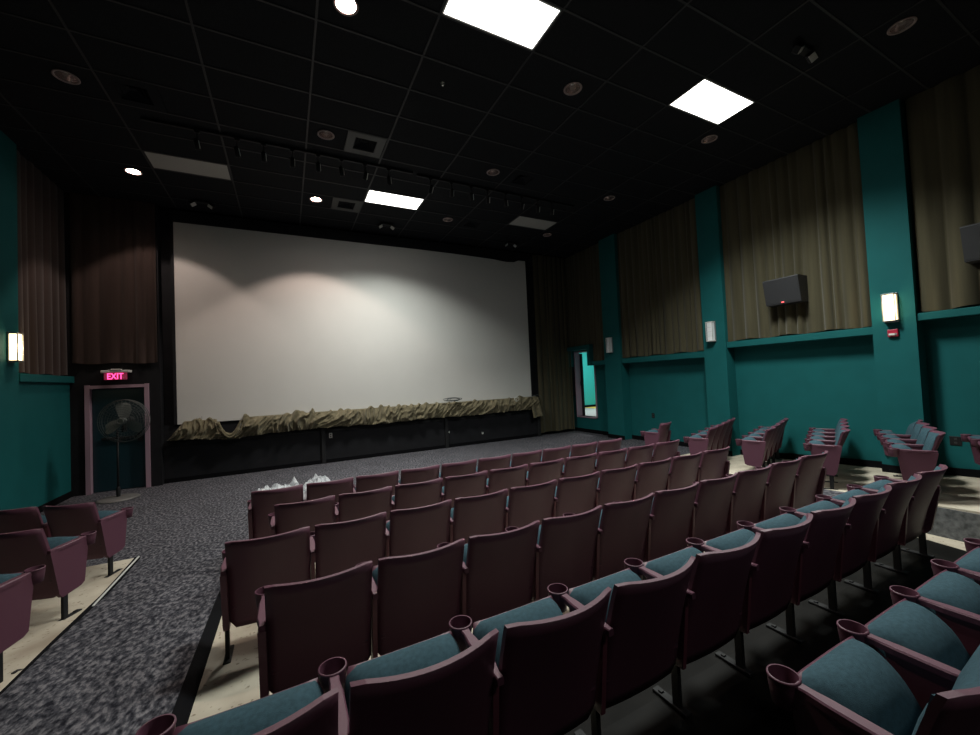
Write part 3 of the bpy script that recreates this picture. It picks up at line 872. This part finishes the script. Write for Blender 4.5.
# ------------------------------------------------------------------ theatre seats
RECL = .15
BUL = .072
HB, HT = .195, .81
def seat_meshes(wd, gap=.0165):
    """wd = seat pitch. Origin: floor, centre, y=0 under the top corners of the back, +y towards the screen"""
    hw = wd / 2 - gap; D = {}
    def yb(z): return RECL * (HT - z) / (HT - HB) * (1.0 if z > .3 else 1)
    nu, nv = 13, 12
    def surf(off, shrink=0, ztop=HT, zbot=HB):
        out = []
        for j in range(nv):
            t = j / (nv - 1); t = 1 - (1 - t) ** 1.0
            z = zbot + (ztop - zbot) * t
            for i in range(nu):
                u = -1 + 2 * i / (nu - 1)
                hwz = hw - shrink
                zz = z
                # rounded bottom corners
                dz = max(0, .06 - (z - zbot)) / .06
                hwz -= .035 * (1 - math.sqrt(max(0, 1 - dz * dz)))
                top_round = max(0, (abs(u) - .9) / .1) ** 2 * .008 * (1 if t > .97 else 0)
                y = yb(z) - BUL * (1 - u * u) * (.15 + .85 * t) + off + .015 * math.sin(t * math.pi)
                out.append((u * hwz, y, zz - top_round))
        return (nu, nv, out)
    b = MB(); add_shell(b, surf(-.0), surf(.022, .0)); D['backrest'] = b.mesh('backrest', M['plum'])
    # upholstered pad on the front of the back
    def pad(off_fn, z0, z1, sh, n1=13, n2=9):
        out = []
        for j in range(n2):
            t = j / (n2 - 1); z = z0 + (z1 - z0) * t
            for i in range(n1):
                u = -1 + 2 * i / (n1 - 1)
                ed = (1 - abs(u) ** 5) * (1 - abs(2 * t - 1) ** 6)
                y = yb(z) - BUL * (1 - u * u) * (.15 + .85 * (z - HB) / (HT - HB)) + off_fn(ed)
                out.append((u * (hw - sh), y, z))
        return (n1, n2, out)
    b = MB(); add_shell(b, pad(lambda e_: .021, .34, .785, .014), pad(lambda e_: .030 + .055 * e_, .34, .785, .014)); D['back_cushion'] = b.mesh('back_cushion', M['blue'])
    # folded-up seat
    pw = wd / 2 - .031
    hy, hz, tl, Ls = .115, .335, R(44), .385
    def P(x, l, h): return (x, hy + l * math.cos(tl) - h * math.sin(tl), hz + l * math.sin(tl) + h * math.cos(tl))
    n1, n2 = 11, 11
    def pan(h, shr, thick_edge):
        out = []
        for j in range(n2):
            l = Ls * j / (n2 - 1)
            for i in range(n1):
                u = -1 + 2 * i / (n1 - 1)
                fl = max(0, (l / Ls - .8) / .2)
                w2 = (pw - shr) * (1 - .10 * fl * fl)
                out.append(P(u * w2, l, h + thick_edge * (abs(u) ** 4 + fl ** 3)))
        return (n1, n2, out)
    n1, n2 = 11, 11
    b = MB(); add_shell(b, pan(-.045, .012, .02), pan(-.008, 0, .012)); D['seat_pan'] = b.mesh('seat_pan', M['plum'])
    n1, n2 = 15, 17
    def cush(top):
        out = []
        for j in range(n2):
            t = j / (n2 - 1); l = .01 + (Ls - .012) * t
            for i in range(n1):
                u = -1 + 2 * i / (n1 - 1)
                ed = (max(0, 1 - abs(u) ** 2.6)) ** .5 * (math.exp(-((t - .66) / .42) ** 2) if t < .66 else math.sqrt(max(0, 1 - ((t - .66) / .34) ** 2.2)))
                w2 = (pw - .004) * (1 - .10 * max(0, (t - .82) / .18) ** 2)
                out.append(P(u * w2, l, .0 if not top else 0.006 + .108 * ed))
        return (n1, n2, out)
    b = MB(); add_shell(b, cush(False), cush(True)); D['seat_cushion'] = b.mesh('seat_cushion', M['blue'])
    # armrest blade with neck; x=0 local
    top = [(-.013, .035), (.013, .035), (.013, .07), (.024, .12), (.023, .27), (.017, .325), (.020, .365), (-.020, .365), (-.017, .325), (-.023, .27), (-.024, .12), (-.013, .07)]
    b = MB(); b.prism(top, 'z', .59, .612)
    ins = [(x * .78, y * .985 + .002) for x, y in top]
    o = len(b.v); n = len(top)
    b.v += [(x, y, .612) for x, y in top] + [(x, y, .618) for x, y in ins]
    b.f += [(o + i, o + (i + 1) % n, o + n + (i + 1) % n, o + n + i) for i in range(n)] + [tuple(o + n + i for i in range(n))]
    b.sm += [False] * (n + 1)
    D['armrest'] = b.mesh('armrest', M['plum'])
    b = MB(); b.lathe([(.0455, .6235), (.0505, .6235), (.0515, .617), (.049, .612), (.048, .59), (.040, .525), (.034, .522), (.0, .522), (.0, .53), (.034, .53), (.0435, .59), (.0445, .619), (.0455, .6235)], 26, (0, .40, 0))
    D['cup_holder'] = b.mesh('cup_holder', M['plum'])
    # side panel (row ends) and inner standard
    pan_poly = [(.03, .592), (.365, .592), (.375, .56), (.335, .235), (.30, .215), (.13, .20), (.10, .24)]
    b = MB(); b.prism(pan_poly, 'x', -.017, .017); D['side_panel'] = b.mesh('side_panel', M['plum'])
    st = [(.07, .592), (.30, .592), (.29, .53), (.22, .40), (.20, .22), (.11, .22)]
    b = MB(); b.prism(st, 'x', -.012, .012); D['standard'] = b.mesh('standard', M['plum_metal'])
    b = MB(); b.box(-.012, .012, .14, .185, .01, .24, .004); D['leg'] = b.mesh('leg', M['black'])
    b = MB(); b.box(-.022, .022, .10, .30, 0, .014, .003).box(-.01, .01, .25, .27, .014, .022); D['foot_plate'] = b.mesh('foot_plate', M['black'])
    return D

def make_seat(D, wd, x, y, z, rz, label, group, left_end=False, right_end=False):
    """x,y = position of seat centre (back top line)"""
    e = empty('theatre_seat', (x, y, z), rz, label, 'seat', group)
    for k in ('backrest', 'back_cushion', 'seat_pan', 'seat_cushion'):
        obj(k, D[k], e)
    arms = [(-wd / 2, left_end)] + ([(wd / 2, True)] if right_end else [])
    for ax, end in arms:
        a = obj('armrest', D['armrest'], e, (ax, 0, 0))
        obj('cup_holder', D['cup_holder'], a)
        obj('side_panel' if end else 'standard', D['side_panel' if end else 'standard'], e, (ax, 0, 0))
        obj('leg', D['leg'], e, (ax, 0, 0))
        obj('foot_plate', D['foot_plate'], e, (ax, 0, 0))
    return e

PW = .52
DC = seat_meshes(PW)
ROWS = [(-.376, 4.797, E - 1.043), (-.140, 3.911, E - .990), (-.391, 3.021, E - .947), (-.135, 2.143, E - .907), (-.396, 1.245, E - .862)]
RN = ['front row', 'second row from the screen', 'third row from the screen', 'fourth row from the screen', 'fifth row from the screen']
for r, (x0, y, zt) in enumerate(ROWS):
    for k in range(10):
        lab = 'plum-backed theatre seat, %s from the left-hand aisle in the central block, %s' % (ORD[k + 1], RN[r])
        lab = 'plum theatre seat, %s from the left aisle, central block, %s' % (ORD[k + 1], RN[r])
        if k == 9: lab = 'plum theatre seat at the far right end, central block, %s' % RN[r]
        if k == 0: lab = 'plum theatre seat at the left aisle end, central block, %s' % RN[r]
        make_seat(DC, PW, x0 + PW * (k + .5), y, zt - HT, 0, lab, 'theatre seats in the central block', k == 0, k == 9)
# sixth row, seen from above at the lower right
for k in range(7):
    x = 1.54 + PW * (k + .5)
    lab = ['blue-padded seat at the left end of the nearest row, by the bottom picture edge',
           'blue-padded seat in the nearest row, second from its left end', 'blue-padded seat in the nearest row, third from its left end',
           'blue-padded seat in the nearest row, fourth from its left end', 'blue-padded seat in the nearest row at the right picture edge',
           'plum theatre seat in the nearest row just past the right picture edge', 'plum theatre seat at the right aisle end of the nearest row'][k]
    make_seat(DC, PW, x, .83 - .40, E - 1.10 - .615, 0, lab, 'theatre seats in the central block', k == 0, k == 6)

# angled side banks
PS = .455
DS = seat_meshes(PS)
PL_ = .505
DL = seat_meshes(PL_, .028)
def side_row(cx, cyy, ang, n, start_right, labf, group, zt=None, PS=PS, DS=DS, out=0.0):
    """cx,cyy: top corner of the aisle-side seat"""
    d = Vector((math.cos(ang), math.sin(ang), 0))
    f_ = Vector((-math.sin(ang), math.cos(ang), 0))
    for k in range(n):
        s_ = ((k + .5) * PS - out) * (-1 if start_right else 1)
        p_ = Vector((cx, cyy, 0)) + d * s_
        base = p_ + f_ * .17
        z = (zt - HT) if zt is not None else F(base.y)
        if start_right: le, re = False, k == 0
        else: le, re = k == 0, k == n - 1
        make_seat(DS, PS, p_.x, p_.y, z, ang, labf(k), group, le or (start_right and k == n - 1), re)
names = ['second', 'third', 'fourth', 'fifth', 'sixth']
g = 'theatre seats in the angled right block'
side_row(6.70, 5.62, R(12), 1, False, lambda k: 'lone plum theatre seat in front of the teal wall, right block, front row', g, E - 1.05)
for (cx, cyy, a, rn, zt) in ((6.60, 4.50, 20, 1, -1.03), (6.71, 3.615, 19, 2, -.985), (6.74, 2.66, 22, 3, -.935), (6.77, 1.763, 23, 4, -.885), (6.80, .85, 23, 5, -.87)):
    def lf(k, rn=rn):
        pos = ['aisle-end seat', 'second seat from the aisle', 'third seat from the aisle', 'wall-end seat'][k]
        return '%s in the %s row of the angled right seating block' % (pos, ['', 'second', 'third', 'fourth', 'fifth', 'sixth'][rn])
    side_row(cx, cyy, R(a), 4, False, lf, g, E + zt)
g = 'theatre seats in the angled left block'
for (cx, cyy, rn, zt) in ((-1.757, 5.40, 0, -1.05), (-1.766, 4.47, 1, -1.02), (-1.74, 3.56, 2, -.975)):
    def lf(k, rn=rn):
        pos = ['aisle-end seat', 'second seat from the aisle', 'wall-end seat'][k]
        return '%s in the %s row of the left block, dark plum back' % (pos, ['front', 'second', 'third'][rn])
    side_row(cx, cyy, R(-19.5), 3, True, lf, g, E + zt, PL_, DL, .028)

# ------------------------------------------------------------------ crumpled plastic on the front row
def crumple(name, loc, sx, sy_, h, seed, label, peak):
    def fn(u, v):
        a_ = noise.noise((u * 4.5, v * 4, seed * 3.7)); b_ = noise.noise((u * 10, v * 9, seed + 8.0)); c_ = noise.noise((u * 22, v * 20, seed + 2.0))
        z = .42 + .9 * abs(a_) + .45 * abs(b_) + .16 * abs(c_)
        z += .38 * max(0, 1 - abs(u - peak) / .22) * max(0, 1 - abs(v - .45) / .5)
        z *= (1 - (2 * u - 1) ** 6) * (1 - (2 * v - 1) ** 6)
        return ((u - .5) * sx + .03 * a_, (v - .5) * sy_ + .03 * b_, h * z + .01)
    e = empty(name, loc, 0, label, 'plastic sheet', 'crumpled plastic on the front row')
    MB().grid(56, 40, fn, smooth=False).build('film', M['plastic'], e)
yR1 = ROWS[0][1]
crumple('plastic_sheet', (-.12, yR1 + .24, E - 1.043 - .20), .50, .34, .165, 11, 'crumpled clear plastic sheet on the aisle-end seat of the front row', .8)
crumple('plastic_sheet', (.28, yR1 + .24, E - 1.043 - .20), .42, .34, .165, 14, 'peaked clump of clear plastic on the second seat of the front row', .55)
